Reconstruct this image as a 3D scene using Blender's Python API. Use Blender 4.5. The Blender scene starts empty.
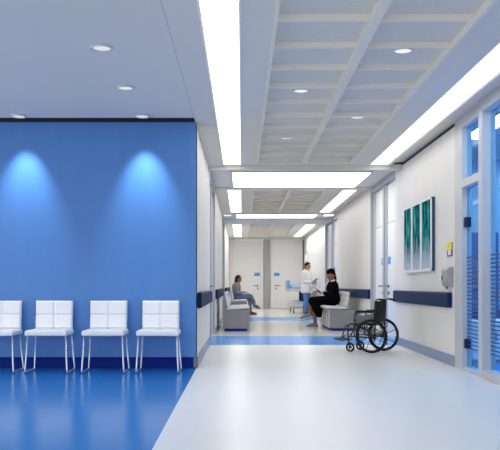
import bpy, bmesh, math, random
from mathutils import Vector, Matrix
random.seed(7)
S = bpy.context.scene
C = S.collection
PI = math.pi

# ------------------------------------------------------------------ materials
def lin(c):
    return c/12.92 if c <= .04045 else ((c+.055)/1.055)**2.4
def rgb(r, g, b):
    return (lin(r/255), lin(g/255), lin(b/255), 1)
def sock(n, name, v):
    if name in n.inputs:
        n.inputs[name].default_value = v
def mat(name, col, rough=.5, metal=0, spec=.5, coat=0, noise=0, nscale=8, bump=0, bscale=60, stretch=(1, 1, 1)):
    m = bpy.data.materials.new(name); m.use_nodes = True
    nt = m.node_tree; b = nt.nodes['Principled BSDF']
    b.inputs['Base Color'].default_value = col
    b.inputs['Roughness'].default_value = rough
    b.inputs['Metallic'].default_value = metal
    sock(b, 'Specular IOR Level', spec); sock(b, 'Coat Weight', coat); sock(b, 'Coat Roughness', .06)
    if noise or bump:
        tc = nt.nodes.new('ShaderNodeTexCoord'); mp = nt.nodes.new('ShaderNodeMapping')
        mp.inputs['Scale'].default_value = stretch
        nt.links.new(tc.outputs['Object'], mp.inputs['Vector'])
    if noise:
        t = nt.nodes.new('ShaderNodeTexNoise'); t.inputs['Scale'].default_value = nscale; t.inputs['Detail'].default_value = 4
        nt.links.new(mp.outputs['Vector'], t.inputs['Vector'])
        r = nt.nodes.new('ShaderNodeValToRGB')
        r.color_ramp.elements[0].position = .3; r.color_ramp.elements[1].position = .7
        r.color_ramp.elements[0].color = tuple(c*(1-noise) for c in col[:3])+(1,)
        r.color_ramp.elements[1].color = tuple(min(1, c*(1+noise)) for c in col[:3])+(1,)
        nt.links.new(t.outputs['Fac'], r.inputs['Fac'])
        nt.links.new(r.outputs['Color'], b.inputs['Base Color'])
    if bump:
        t2 = nt.nodes.new('ShaderNodeTexNoise'); t2.inputs['Scale'].default_value = bscale
        nt.links.new(mp.outputs['Vector'], t2.inputs['Vector'])
        bp = nt.nodes.new('ShaderNodeBump'); bp.inputs['Strength'].default_value = bump; bp.inputs['Distance'].default_value = .004
        nt.links.new(t2.outputs['Fac'], bp.inputs['Height']); nt.links.new(bp.outputs['Normal'], b.inputs['Normal'])
    return m
def emit(name, col, s):
    m = bpy.data.materials.new(name); m.use_nodes = True
    nt = m.node_tree; nt.nodes.clear()
    o = nt.nodes.new('ShaderNodeOutputMaterial'); e = nt.nodes.new('ShaderNodeEmission')
    e.inputs['Color'].default_value = col; e.inputs['Strength'].default_value = s
    nt.links.new(e.outputs[0], o.inputs[0]); return m
def glass_mat(name, tint, gloss=.1):
    m = bpy.data.materials.new(name); m.use_nodes = True
    nt = m.node_tree; nt.nodes.clear()
    o = nt.nodes.new('ShaderNodeOutputMaterial'); t = nt.nodes.new('ShaderNodeBsdfTransparent')
    g = nt.nodes.new('ShaderNodeBsdfGlossy'); mx = nt.nodes.new('ShaderNodeMixShader')
    t.inputs['Color'].default_value = tint; g.inputs['Roughness'].default_value = .03; mx.inputs[0].default_value = gloss
    nt.links.new(t.outputs[0], mx.inputs[1]); nt.links.new(g.outputs[0], mx.inputs[2]); nt.links.new(mx.outputs[0], o.inputs[0])
    return m
def plank_mat(name):
    m = mat(name, rgb(226, 224, 220), .16, noise=.06, nscale=5, stretch=(9, .35, 1))
    return m
def art_mat(name):
    """teal paint dripping over white, abstract; runs down the panel"""
    m = bpy.data.materials.new(name); m.use_nodes = True
    nt = m.node_tree; N = nt.nodes.new; L = nt.links.new; b = nt.nodes['Principled BSDF']
    b.inputs['Roughness'].default_value = .9; b.inputs['Specular IOR Level'].default_value = .05
    tc = N('ShaderNodeTexCoord'); sp = N('ShaderNodeSeparateXYZ'); L(tc.outputs['Object'], sp.inputs[0])
    mp = N('ShaderNodeMapping'); mp.inputs['Scale'].default_value = (1, 4.5, 1.3); L(tc.outputs['Object'], mp.inputs['Vector'])
    n1 = N('ShaderNodeTexNoise'); n1.inputs['Scale'].default_value = 2.2; n1.inputs['Detail'].default_value = 8; n1.inputs['Roughness'].default_value = .68; L(mp.outputs[0], n1.inputs['Vector'])
    mp2 = N('ShaderNodeMapping'); mp2.inputs['Scale'].default_value = (1, 16, 3.5); L(tc.outputs['Object'], mp2.inputs['Vector'])
    n2 = N('ShaderNodeTexNoise'); n2.inputs['Scale'].default_value = 2.4; n2.inputs['Detail'].default_value = 5; L(mp2.outputs[0], n2.inputs['Vector'])
    r1 = N('ShaderNodeValToRGB'); e = r1.color_ramp.elements
    e[0].position = .42; e[0].color = rgb(8, 20, 52); e[1].position = .475; e[1].color = rgb(4, 112, 122)
    x = e.new(.55); x.color = rgb(14, 150, 144); x = e.new(.66); x.color = rgb(110, 196, 196)
    L(n1.outputs['Fac'], r1.inputs[0])
    # drips fade out to pale blue-white below: z of the panel plus noise
    mr = N('ShaderNodeMapRange'); mr.inputs['From Min'].default_value = -.38; mr.inputs['From Max'].default_value = -.06
    ad = N('ShaderNodeMath'); ad.operation = 'MULTIPLY_ADD'; ad.inputs[1].default_value = 1.1; 
    L(n2.outputs['Fac'], ad.inputs[0]); sb = N('ShaderNodeMath'); sb.operation = 'SUBTRACT'; sb.inputs[1].default_value = .55
    L(sp.outputs['Z'], sb.inputs[0]); L(sb.outputs[0], ad.inputs[2]); L(ad.outputs[0], mr.inputs['Value'])
    pale = N('ShaderNodeValToRGB'); pe = pale.color_ramp.elements
    pe[0].position = .35; pe[0].color = rgb(150, 170, 205); pe[1].position = .62; pe[1].color = rgb(224, 228, 240)
    L(n2.outputs['Fac'], pale.inputs[0])
    mx = N('ShaderNodeMixRGB'); L(mr.outputs[0], mx.inputs[0]); L(pale.outputs[0], mx.inputs[1]); L(r1.outputs[0], mx.inputs[2])
    L(mx.outputs[0], b.inputs['Base Color'])
    return m

M = dict(
    wall=mat('white_paint', rgb(236, 234, 232), .55, noise=.015, nscale=3, bump=.06, bscale=90),
    blue=mat('blue_wall_paint', rgb(74, 130, 198), .45, noise=.03, nscale=2, stretch=(5, 5, .15)),
    navy=mat('navy_laminate', rgb(8, 42, 86), .5, spec=.1, noise=.04, nscale=14),
    toe=mat('deep_blue_plinth', rgb(8, 48, 148), .5, spec=.1),
    gap=mat('shadow_gap_paint', rgb(18, 26, 52), .6),  # dark navy puts the shade of the ceiling gaps into the colour
    ceil=mat('ceiling_paint', rgb(220, 216, 209), .7, noise=.012, nscale=3),
    ceil_tile=mat('ceiling_tile', rgb(216, 212, 204), .8, noise=.03, nscale=30),
    rib=mat('ceiling_rib_metal', rgb(230, 226, 214), .55),
    frame=mat('grey_frame_metal', rgb(178, 182, 190), .4, metal=.0),
    alu=mat('pale_window_frame', rgb(196, 198, 205), .4),
    post=mat('grey_post', rgb(168, 170, 174), .45),
    door=mat('door_white', rgb(238, 238, 238), .4, noise=.008, nscale=2),
    base=mat('baseboard_blue_grey', rgb(124, 146, 180), .35, noise=.02),
    floor=mat('white_vinyl', rgb(240, 241, 243), .3, spec=.4, noise=.012, nscale=4, bump=.02, bscale=3),
    floorb=mat('blue_vinyl', rgb(44, 126, 204), .2, spec=.45, noise=.03, nscale=3, stretch=(.3, 3, 1), bump=.03, bscale=4),
    stripe=mat('sky_blue_vinyl', rgb(72, 164, 254), .16, spec=.3, noise=.03, nscale=6),
    plank=plank_mat('pale_plank_vinyl'),
    leather=mat('white_leatherette', rgb(236, 238, 244), .42, bump=.08, bscale=120),
    bleather=mat('bench_leatherette', rgb(208, 209, 212), .5, bump=.08, bscale=120),
    chrome=mat('white_steel', rgb(214, 220, 230), .25, metal=.5),
    steel=mat('brushed_steel', rgb(150, 152, 156), .3, metal=.9),
    handle=mat('dark_steel', rgb(92, 98, 106), .3, metal=.7),
    bench=mat('grey_bench_laminate', rgb(130, 132, 139), .45, noise=.03, nscale=60),
    slat=mat('pale_bench_slat', rgb(222, 222, 222), .45),
    wood=mat('reddish_wood', rgb(190, 116, 82), .5, noise=.1, nscale=12),
    tube=mat('charcoal_steel', rgb(44, 47, 52), .35, metal=.5),
    tyre=mat('black_rubber', rgb(18, 19, 21), .6, spec=.3),
    fabric=mat('black_nylon', rgb(16, 17, 20), .75, noise=.1, nscale=40),
    armpad=mat('grey_side_panel', rgb(112, 116, 122), .5),
    disp=mat('dispenser_plastic', rgb(158, 160, 164), .35),
    dark=mat('dark_plastic', rgb(48, 52, 60), .4),
    yellow=mat('yellow_sign', rgb(255, 236, 10), .4),
    signgrey=mat('grey_sign', rgb(74, 80, 90), .4),
    white=mat('bright_white', rgb(245, 245, 246), .4),
    signblue=mat('sign_blue', rgb(66, 150, 236), .4),
    signteal=mat('sign_teal', rgb(60, 180, 190), .4),
    art=art_mat('teal_drip_paint'),
    artside=mat('canvas_edge_blue', rgb(44, 70, 110), .5),
    strip=emit('strip_light', (1, .965, .90, 1), 3.5),
    stripm=emit('strip_light_middle', (1, .965, .91, 1), 3.2),
    stripe_=emit('strip_light_end', (1, .985, .96, 1), 10),
    panel=emit('panel_light', (1, .97, .92, 1), 4.4),
    lens=emit('downlight_lens', (1, .98, .95, 1), .95),
    lensb=emit('downlight_lens_cool', (.96, .98, 1, 1), .8),
    cool=emit('cool_strip_light', (.55, .8, 1, 1), 1.6),
    roomlight=emit('blue_room_light', (.84, .94, 1, 1), 13),
    glass=glass_mat('blue_tinted_glass', (.58, .82, .97, 1), .08),
    frost=mat('grey_film', rgb(52, 78, 120), .5),
    hinge=mat('navy_hinge', rgb(26, 40, 76), .4, metal=.3),
    rwall=mat('pale_blue_wall', rgb(180, 212, 230), .6, noise=.04, nscale=2),
    sofa=mat('blue_upholstery', rgb(24, 96, 160), .7, noise=.05, nscale=30),
    skin=mat('skin_tan', rgb(196, 140, 108), .5, noise=.03, nscale=30),
    skin2=mat('skin_brown', rgb(150, 98, 74), .5, noise=.03, nscale=30),
    hair=mat('black_hair', rgb(20, 17, 17), .6, spec=.15, noise=.3, nscale=40, stretch=(1, 1, .2)),
    hair2=mat('dark_brown_hair', rgb(50, 36, 31), .6, spec=.15, noise=.3, nscale=40, stretch=(1, 1, .2)),
    coat=mat('white_coat_cotton', rgb(234, 234, 236), .7, noise=.02, nscale=14, bump=.3, bscale=18),
    jeans=mat('blue_denim', rgb(84, 130, 184), .75, noise=.1, nscale=20),
    jeans2=mat('grey_blue_denim', rgb(96, 116, 144), .75, noise=.12, nscale=20),
    knit=mat('grey_knit', rgb(128, 132, 140), .85, noise=.08, nscale=40, bump=.3, bscale=40),
    blackc=mat('black_cloth', rgb(10, 10, 12), .95, spec=.08, noise=.15, nscale=14, bump=.3, bscale=14),
    shoe=mat('grey_shoe', rgb(116, 118, 124), .5),
    shoe2=mat('brown_shoe', rgb(120, 78, 64), .5),
    sole=mat('pale_sole', rgb(205, 205, 205), .6),
    calfshade=mat('shaded_calf_grey', rgb(92, 88, 90), .7),  # grey for the shade painted on the supporting calf
    collar=mat('yellow_collar', rgb(226, 190, 40), .7),
    paper=mat('white_paper', rgb(236, 238, 242), .7),
    eye=mat('dark_eye', rgb(24, 18, 16), .2),
    lip=mat('lip', rgb(150, 72, 66), .5),
    matt=mat('light_blue_mattress', rgb(156, 192, 226), .6, noise=.03),
    bedblue=mat('bed_panel_blue', rgb(110, 154, 204), .4),
    bedgrey=mat('bed_grey', rgb(202, 205, 210), .4),
)

# ------------------------------------------------------------------ mesh helpers
def B(): return bmesh.new()
def box(bm, x0, x1, y0, y1, z0, z1):
    v = [bm.verts.new((x, y, z)) for x in (x0, x1) for y in (y0, y1) for z in (z0, z1)]
    for f in ((0, 1, 3, 2), (4, 6, 7, 5), (0, 4, 5, 1), (2, 3, 7, 6), (0, 2, 6, 4), (1, 5, 7, 3)):
        bm.faces.new([v[i] for i in f])
    return bm
def ring(bm, c, ax, r, n, up=None):
    ax = Vector(ax).normalized()
    a = Vector((0, 0, 1)) if abs(ax.z) < .9 else Vector((1, 0, 0))
    if up is not None: a = up
    u = ax.cross(a).normalized(); w = ax.cross(u).normalized()
    return [bm.verts.new(Vector(c)+u*r*math.cos(2*PI*i/n)+w*r*math.sin(2*PI*i/n)) for i in range(n)]
def cyl(bm, p0, p1, r0, r1=None, n=16):
    r1 = r0 if r1 is None else r1
    p0, p1 = Vector(p0), Vector(p1); d = p1-p0
    a = ring(bm, p0, d, r0, n); b = ring(bm, p1, d, r1, n)
    for i in range(n):
        bm.faces.new((a[i], a[(i+1) % n], b[(i+1) % n], b[i]))
    bm.faces.new(a[::-1]); bm.faces.new(b)
    return bm
def fillet(pts, r, k=5):
    pts = [Vector(p) for p in pts]; out = [pts[0]]
    for i in range(1, len(pts)-1):
        a, b, c = pts[i-1], pts[i], pts[i+1]
        l = min(r, (a-b).length*.45, (c-b).length*.45)
        p, q = b+(a-b).normalized()*l, b+(c-b).normalized()*l
        for j in range(k+1):
            t = j/k; out.append((1-t)**2*p+2*t*(1-t)*b+t*t*q)
    out.append(pts[-1]); return out
def tube(bm, pts, r, n=10, fr=0, closed=False):
    pts = fillet(pts, fr) if fr else [Vector(p) for p in pts]
    rings = []; u = None
    for i, p in enumerate(pts):
        if closed: t = pts[(i+1) % len(pts)]-pts[i-1]
        else: t = pts[min(i+1, len(pts)-1)]-pts[max(i-1, 0)]
        t.normalize()
        if u is None:
            a = Vector((0, 0, 1)) if abs(t.z) < .9 else Vector((1, 0, 0)); u = t.cross(a).normalized()
        else:
            u = (u-t*u.dot(t)).normalized()
        w = t.cross(u)
        rings.append([bm.verts.new(p+u*r*math.cos(2*PI*k/n)+w*r*math.sin(2*PI*k/n)) for k in range(n)])
    m = len(rings)
    for i in range(m if closed else m-1):
        a, b = rings[i], rings[(i+1) % m]
        for k in range(n):
            bm.faces.new((a[k], a[(k+1) % n], b[(k+1) % n], b[k]))
    if not closed:
        bm.faces.new(rings[0][::-1]); bm.faces.new(rings[-1])
    return bm
def torus(bm, c, axis, R, r, N=48, n=10):
    ax = Vector(axis).normalized(); a = Vector((0, 0, 1)) if abs(ax.z) < .9 else Vector((1, 0, 0))
    u = ax.cross(a).normalized(); w = ax.cross(u)
    return tube(bm, [Vector(c)+u*R*math.cos(2*PI*i/N)+w*R*math.sin(2*PI*i/N) for i in range(N)], r, n, closed=True)
def ball(bm, c, r, sub=2, sc=(1, 1, 1), rot=None):
    mt = Matrix.Translation(c)
    if rot is not None: mt = mt @ rot
    mt = mt @ Matrix.Diagonal((sc[0]*r, sc[1]*r, sc[2]*r, 1))
    bmesh.ops.create_icosphere(bm, subdivisions=sub, radius=1, matrix=mt)
    return bm
def hull(bm, balls, sub=2):
    """convex hull of balls (centre, radius or (rx,ry,rz))"""
    t = B()
    for c, r in balls:
        if isinstance(r, (int, float)): ball(t, c, r, sub)
        else: ball(t, c, 1, sub, r)
    res = bmesh.ops.convex_hull(t, input=list(t.verts))
    kill = [g for g in res['geom_interior'] if isinstance(g, bmesh.types.BMVert)]
    bmesh.ops.delete(t, geom=kill, context='VERTS')
    loose = [v for v in t.verts if not v.link_faces]
    bmesh.ops.delete(t, geom=loose, context='VERTS')
    me = bpy.data.meshes.new('tmp'); t.to_mesh(me); t.free(); bm.from_mesh(me); bpy.data.meshes.remove(me)
    return bm
def chain(bm, pts):
    for a, b in zip(pts, pts[1:]): hull(bm, [a, b])
    return bm
def pad(bm, w, h, t, nu=2, nv=2, res=30, groove=.012, gd=.012, edge=.02, M4=Matrix()):
    """upholstered slab in x(w) z(h), front face at -y, thickness t, stitched into nu x nv"""
    G = {}
    def dip(u, n):
        d = 1e9
        for k in range(1, n): d = min(d, abs(u-k/n))
        return d
    for i in range(res+1):
        for j in range(res+1):
            u, v = i/res, j/res
            x, z = (u-.5)*w, (v-.5)*h
            e = min(u*w, (1-u)*w, v*h, (1-v)*h)
            k = 1-(1-min(1, e/edge))**2
            dd = min(dip(u, nu)*w, dip(v, nv)*h)
            g = gd*math.exp(-(dd/groove)**2) if dd < 1 else 0
            y = -t*.5*(.35+.65*k)+g
            G[i, j, 0] = bm.verts.new(M4 @ Vector((x, y, z)))
            G[i, j, 1] = bm.verts.new(M4 @ Vector((x, t*.5*(.35+.65*k), z)))
    for i in range(res):
        for j in range(res):
            bm.faces.new((G[i, j, 0], G[i+1, j, 0], G[i+1, j+1, 0], G[i, j+1, 0]))
            bm.faces.new((G[i, j, 1], G[i, j+1, 1], G[i+1, j+1, 1], G[i+1, j, 1]))
    for i in range(res):
        bm.faces.new((G[i, 0, 1], G[i+1, 0, 1], G[i+1, 0, 0], G[i, 0, 0]))
        bm.faces.new((G[i, res, 0], G[i+1, res, 0], G[i+1, res, 1], G[i, res, 1]))
        bm.faces.new((G[0, i, 0], G[0, i+1, 0], G[0, i+1, 1], G[0, i, 1]))
        bm.faces.new((G[res, i, 1], G[res, i+1, 1], G[res, i+1, 0], G[res, i, 0]))
    return bm

def obj(name, bm, m, parent=None, smooth=False, bevel=0, origin=None):
    bmesh.ops.recalc_face_normals(bm, faces=list(bm.faces))
    me = bpy.data.meshes.new(name)
    if origin is not None: bmesh.ops.translate(bm, verts=list(bm.verts), vec=-Vector(origin))
    bm.to_mesh(me); bm.free(); me.materials.append(m)
    o = bpy.data.objects.new(name, me); C.objects.link(o)
    if origin is not None: o.location = origin
    if parent: o.parent = parent
    if smooth:
        for p in me.polygons: p.use_smooth = True
    if bevel:
        b = o.modifiers.new('edge', 'BEVEL'); b.width = bevel; b.segments = 2; b.limit_method = 'ANGLE'; b.angle_limit = .7
    return o
def tag(o, label, cat, group=None):
    o['label'] = label; o['category'] = cat
    if group: o['group'] = group
    return o
def thing(name, label, cat, loc=(0, 0, 0), rz=0, group=None):
    o = bpy.data.objects.new(name, None); C.objects.link(o); o.location = loc; o.rotation_euler = (0, 0, rz)
    o.empty_display_size = .1
    return tag(o, label, cat, group)
def struct(name, bm, m, parent=None, **k):
    o = obj(name, bm, m, parent, **k)
    if not parent: o['kind'] = 'structure'
    return o
def sroot(name, loc=(0, 0, 0), rz=0):
    o = bpy.data.objects.new(name, None); C.objects.link(o); o.location = loc; o.rotation_euler = (0, 0, rz); o['kind'] = 'structure'; return o
def copy_tree(o, parent=None):
    c = o.copy(); C.objects.link(c)
    if parent: c.parent = parent
    for ch in list(o.children): copy_tree(ch, c)
    return c
def remeshed(bm, voxel, smooth=4):
    """fuse overlapping closed shapes into one continuous skin"""
    me = bpy.data.meshes.new('t'); bm.to_mesh(me); bm.free()
    o = bpy.data.objects.new('t', me); C.objects.link(o)
    r = o.modifiers.new('r', 'REMESH'); r.mode = 'VOXEL'; r.voxel_size = voxel
    s = o.modifiers.new('s', 'SMOOTH'); s.iterations = smooth; s.factor = .5
    dg = bpy.context.evaluated_depsgraph_get()
    me2 = bpy.data.meshes.new_from_object(o.evaluated_get(dg))
    out = B(); out.from_mesh(me2)
    bpy.data.objects.remove(o); bpy.data.meshes.remove(me); bpy.data.meshes.remove(me2)
    return out

# ------------------------------------------------------------------ layout (X right, Y into the corridor, eye at z .95)
XL, XR, ZC = -.52, 2.48, 2.80
YB = 8.82                       # the blue wall's face
P1, P1e, P2, P2e, YE = 12.6, 15.0, 20.3, 23.2, 31.2
N_ = .13                        # depth of the door niches

# floor
struct('floor', box(B(), XL, 2.7, -2.5, 12.35, -.06, 0), M['floor'])
struct('floor_blue_zone', box(B(), -5.2, XL, -2.5, YB+.5, -.06, 0), M['floorb'])
struct('floor_stripe', box(B(), XL-.2, 2.7, 12.35, 14.5, -.06, 0), M['stripe'])
struct('floor_planks', box(B(), XL-.2, 2.7, 14.5, 20.7, -.06, 0), M['plank'])
struct('floor_stripe_far', box(B(), XL-.2, 2.7, 20.7, 23.0, -.06, 0), M['stripe'])
struct('floor_planks_far', box(B(), XL-.2, 2.7, 23.0, YE+.3, -.06, 0), M['plank'])

# blue wall with recessed plinth; shadow gap under the ceiling painted dark navy
struct('wall_blue', box(B(), -5.2, XL, YB, YB+.2, .135, 2.79), M['blue'])
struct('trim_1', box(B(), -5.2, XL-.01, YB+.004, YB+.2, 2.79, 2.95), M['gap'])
struct('baseboard_blue', box(B(), -5.2, XL-.04, YB+.1, YB+.2, 0, .135), M['toe'])
# left corridor wall
def wallseg(name, x0, x1, y0, y1):
    return struct(name, box(B(), x0, x1, y0, y1, 0, 2.84), M['wall'])
bm = box(B(), XL-.2, XL, YB+.2, P1, .0, 2.80); box(bm, XL-.2, XL, YB+.01, YB+.2, .135, 2.8)
struct('wall_left', bm, M['wall'])
wallseg('wall_left_middle', XL-.2, XL, P1e, P2)
wallseg('wall_left_end', XL-.2, XL, P2e, YE)
wallseg('wall_right', XR, XR+.06, 9.06, P1)
wallseg('wall_right_middle', XR, XR+.2, P1e, P2)
wallseg('wall_right_end', XR, XR+.2, P2e, YE)
struct('wall_far', box(B(), XL-.3, XR+.3, YE+.05, YE+.2, 0, 2.9), M['wall'])
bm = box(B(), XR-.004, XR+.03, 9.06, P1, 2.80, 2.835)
struct('trim_2', bm, M['gap'])  # dark strip paints the shadow gap along the wall top
# baseboards
for nm, xs, ys in (('baseboard_left', -1, (YB+.15, P1)), ('baseboard_left_middle', -1, (P1e+.1, P2)), ('baseboard_left_end', -1, (P2e+.1, YE)),
                   ('baseboard_right', 1, (9.06, P1)), ('baseboard_right_middle', 1, (P1e+.1, P2)), ('baseboard_right_end', 1, (P2e+.1, YE))):
    x = XL if xs < 0 else XR
    bm = box(B(), min(x, x-xs*.014), max(x, x-xs*.014), ys[0], ys[1], 0, .125)
    struct(nm, bm, M['base'], bevel=.004)

# door niches: back wall, end jambs, lintel
k = 0
for side in (-1, 1):
    x = XL if side < 0 else XR
    for a, b in ((P1, P1e), (P2, P2e)):
        k += 1
        bm = box(B(), min(x+side*N_, x+side*(N_+.1)), max(x+side*N_, x+side*(N_+.1)), a-.1, b+.1, 0, 2.9)
        struct('wall_niche_%s' % ('left' if side < 0 else 'right') + ('' if a == P1 else '_far'), bm, M['wall'])
        bm = box(B(), min(x-side*.004, x+side*N_), max(x-side*.004, x+side*N_), b-.03, b+.05, 0, 2.8)
        struct('trim_%d' % (2+k), bm, M['post'], bevel=.004)
        bm = box(B(), min(x, x+side*N_), max(x, x+side*N_), a, b-.03, 2.71, 2.9)
        struct('trim_%d' % (12+k), bm, M['post'])

# ------------------------------------------------------------------ doors (a pair per niche, handles next to the shared post)
NDOOR = [0]
def make_door(width, label_side, frame='alu'):
    """local: x along the door, leaf face at -y; handle at +x end if label_side>0"""
    NDOOR[0] += 1
    d = sroot('door_%d' % NDOOR[0])
    w = width/2; s = label_side
    bm = box(B(), -w, w, 0, .05, .012, 2.02); obj('door_leaf', bm, M['door'], d, bevel=.003)
    bm = box(B(), -w, w, .004, .05, 2.035, 2.70); obj('overpanel', bm, M['door'], d, bevel=.003)
    bm = B()
    for x0, x1 in ((-w-.09, -w-.008), (w+.008, w+.09)): box(bm, x0, x1, -.025, .05, 0, 2.70)
    obj('door_frame', bm, M[frame], d, bevel=.004)
    hx = s*(w-.13)
    h = B(); cyl(h, (hx, 0, .93), (hx, -.014, .93), .026); cyl(h, (hx, -.01, .93), (hx, -.06, .93), .011)
    tube(h, [(hx, -.055, .93), (hx-s*.15, -.055, .93), (hx-s*.17, -.045, .925)], .012, 10)
    obj('door_handle', h, M['handle'], d, smooth=True)
    h = B(); cyl(h, (hx, 0, .81), (hx, -.016, .81), .03); cyl(h, (hx, -.016, .81), (hx, -.022, .81), .012)
    obj('lock', h, M['handle'], d)
    h = box(B(), s*(w-.16)-.11, s*(w-.16)+.11, -.008, 0, 1.31, 1.44); sg = obj('door_sign', h, M['signblue'], d, bevel=.002)
    sg['label'] = 'small blue plate'
    h = box(B(), s*(w-.16)-.1, s*(w-.16)+.0, -.0095, -.007, 1.38, 1.43); obj('sign_print', h, M['signteal'], sg)
    return d
def put(d, x, y, rz): d.location = (x, y, 0); d.rotation_euler = (0, 0, rz); return d
ye = YE+.0
put(make_door(1.12, 1, 'white'), .20, ye, 0)
put(make_door(1.12, -1, 'white'), 1.79, ye, 0)
struct('trim_20', box(B(), .87, 1.12, ye-.05, ye+.05, 0, 2.75), M['post'], bevel=.005)
struct('trim_21', box(B(), XL, XR, ye-.02, ye+.06, 2.70, 2.8), M['white'])
struct('trim_22', box(B(), XR-.06, XR, ye-.06, ye+.05, 0, 2.75), M['handle'])
# right niches: the leaf faces -X
for a, b in ((P1, P1e), (P2, P2e)):
    L = b-a; dw = L/2-.27
    for side in (-1, 1):
        x = (XR+N_-.06) if side > 0 else (XL-N_+.06)
        rz = -PI/2 if side > 0 else PI/2
        m1 = a+.03+.09+dw/2; m2 = b-.03-.09-dw/2
        # local +x -> world -Y for rz=-90 ; +Y for rz=+90
        put(make_door(dw, -1 if side > 0 else 1), x, m1, rz)
        put(make_door(dw, 1 if side > 0 else -1), x, m2, rz)
        mid = (m1+m2)/2
        bm = box(B(), min(x-side*.05, x+side*.06), max(x-side*.05, x+side*.06), mid-.075, mid+.075, 0, 2.71)
        struct('trim_%d' % (30+int(a)+side), bm, M['post'], bevel=.006)

# ------------------------------------------------------------------ ceiling
bm = box(B(), -5.2, XL-.012, -2.5, YB-.19, ZC, 2.9)
struct('trim_41', box(B(), XL-.012, XL, -2.5, YB, ZC-.002, 2.9), M['frame'])
struct('trim_42', box(B(), -5.2, XL-.012, YB-.19, YB, 2.9, 2.95), M['gap'])  # top of the slot, coloured dark for its shade
struct('ceiling_left', bm, M['ceil'])
def section(y0, y1, idx, cstart, cend, send):
    bm = B()
    box(bm, XL, -.29, y0, y1, 2.785, 2.95)
    box(bm, -.01, .22, y0, y1, ZC, 2.95)
    box(bm, 1.66, 1.96, y0, y1, ZC, 2.95)
    box(bm, 2.24, 2.29, y0, y1, 2.785, 2.95)
    box(bm, 2.29, XR+.25, y0, y1, 2.845, 2.95)
    box(bm, .22, 1.66, cend, y1, ZC, 2.95)
    if cstart > y0: box(bm, .22, 1.66, y0, cstart, ZC, 2.95)
    box(bm, -.29, -.01, send, y1, ZC, 2.95); box(bm, 1.96, 2.24, send, y1, ZC, 2.95)
    struct('ceiling_section_'+idx, bm, M['ceil'])
    # tiles recessed between ribs
    struct('ceiling_tiles_'+idx, box(B(), .22, 1.66, cstart, cend, 2.85, 2.9), M['ceil_tile'])
    bm = B()
    k = 0; y = 5.356-.62*30 if idx == 'near' else cstart+.62
    while y < cend-.05:
        if y > cstart: box(bm, .225, 1.655, y, y+.032, ZC+.004, 2.86)
        y += .6235
    box(bm, .90, .975, cstart, cend, ZC-.004, 2.86)
    box(bm, .22, .25, cstart, cend, ZC-.008, 2.86); box(bm, 1.63, 1.66, cstart, cend, ZC-.008, 2.86)
    box(bm, .22, 1.66, cend-.03, cend, ZC-.008, 2.86)
    struct('ceiling_grid_'+idx, bm, M['rib'])
section(-2.5, 12.05, 'near', -2.5, 11.8, 12.0)
section(15.0, 20.05, 'middle', 15.3, 19.7, 19.85)
section(23.3, YE+.05, 'end', 23.6, 29.9, 29.8)
for nm, a, b in (('near', 12.05, 15.0), ('far', 20.05, 23.3)):
    struct('ceiling_portal_'+nm, box(B(), XL-.25, XR+.25, a, b, 2.815, 2.95), M['ceil'])
def beam(name, y0, y1, z0): struct(name, box(B(), XL-.02, XR+.02, y0, y1, z0, 2.9), M['ceil'], bevel=.005)
beam('beam_front', 12.05, 12.2, 2.73)
beam('beam_middle', 14.85, 15.02, 2.775)
beam('beam_second', 20.0, 20.15, 2.765)
beam('beam_rear', 21.75, 23.35, 2.755)

def light_strip(x0, x1, y0, y1, z, label, group, m):
    t = thing('light_strip', label, 'ceiling light', ((x0+x1)/2, (y0+y1)/2, z), 0, group)
    w, l = (x1-x0)/2, (y1-y0)/2
    obj('diffuser', box(B(), -w+.012, w-.012, -l+.012, l-.012, .012, .03), M[m], t)
    bm = B(); box(bm, -w, -w+.012, -l, l, 0, .06); box(bm, w-.012, w, -l, l, 0, .06)
    box(bm, -w+.012, w-.012, -l, -l+.012, 0, .06); box(bm, -w+.012, w-.012, l-.012, l, 0, .06)
    obj('frame', bm, M['white'], t)
    return t
GS = 'long recessed strip lights along the corridor ceiling'
for nm, y0, y1 in (('nearest', -2.4, 12.0), ('middle', 15.05, 19.85), ('farthest', 23.4, 29.8)):
    d = {'nearest': 'before the first cross beam', 'middle': 'between the two cross panels', 'farthest': 'just before the far doors'}[nm]
    m = {'nearest': 'strip', 'middle': 'stripm', 'farthest': 'stripe_'}[nm]
    light_strip(-.29, -.01, y0, y1, ZC-.004, 'white strip light along the left corridor ceiling, '+d, GS, m)
    light_strip(1.96, 2.24, y0, y1, ZC-.004, 'white strip light along the right corridor ceiling, '+d, GS, m)
def light_panel(x0, x1, y0, y1, z, label, m, nm='cross_light'):
    t = thing(nm, label, 'ceiling light', ((x0+x1)/2, (y0+y1)/2, z), 0)
    w, l = (x1-x0)/2, (y1-y0)/2
    obj('diffuser', box(B(), -w, w, -l, l, -.006, .02), M[m], t)
    bm = B(); e = .02
    box(bm, -w-e, -w, -l-e, l+e, -.012, .02); box(bm, w, w+e, -l-e, l+e, -.012, .02); box(bm, -w, w, -l-e, -l, -.012, .02); box(bm, -w, w, l, l+e, -.012, .02)
    obj('frame', bm, M['frame'], t)
    return t
light_panel(-.16, 2.12, 12.78, 14.68, 2.80, 'wide bright white light panel across the corridor ceiling behind the first beam', 'panel')
light_panel(-.15, 1.98, 20.4, 21.45, 2.80, 'thinner white light panel across the ceiling further down the corridor', 'panel')
light_panel(-.48, -.28, 20.45, 20.8, 2.80, 'tiny pale blue light at the left end of the farther cross panel', 'cool')
light_panel(2.16, 2.42, 20.45, 20.8, 2.80, 'tiny white light at the right end of the farther cross panel', 'panel')

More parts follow.
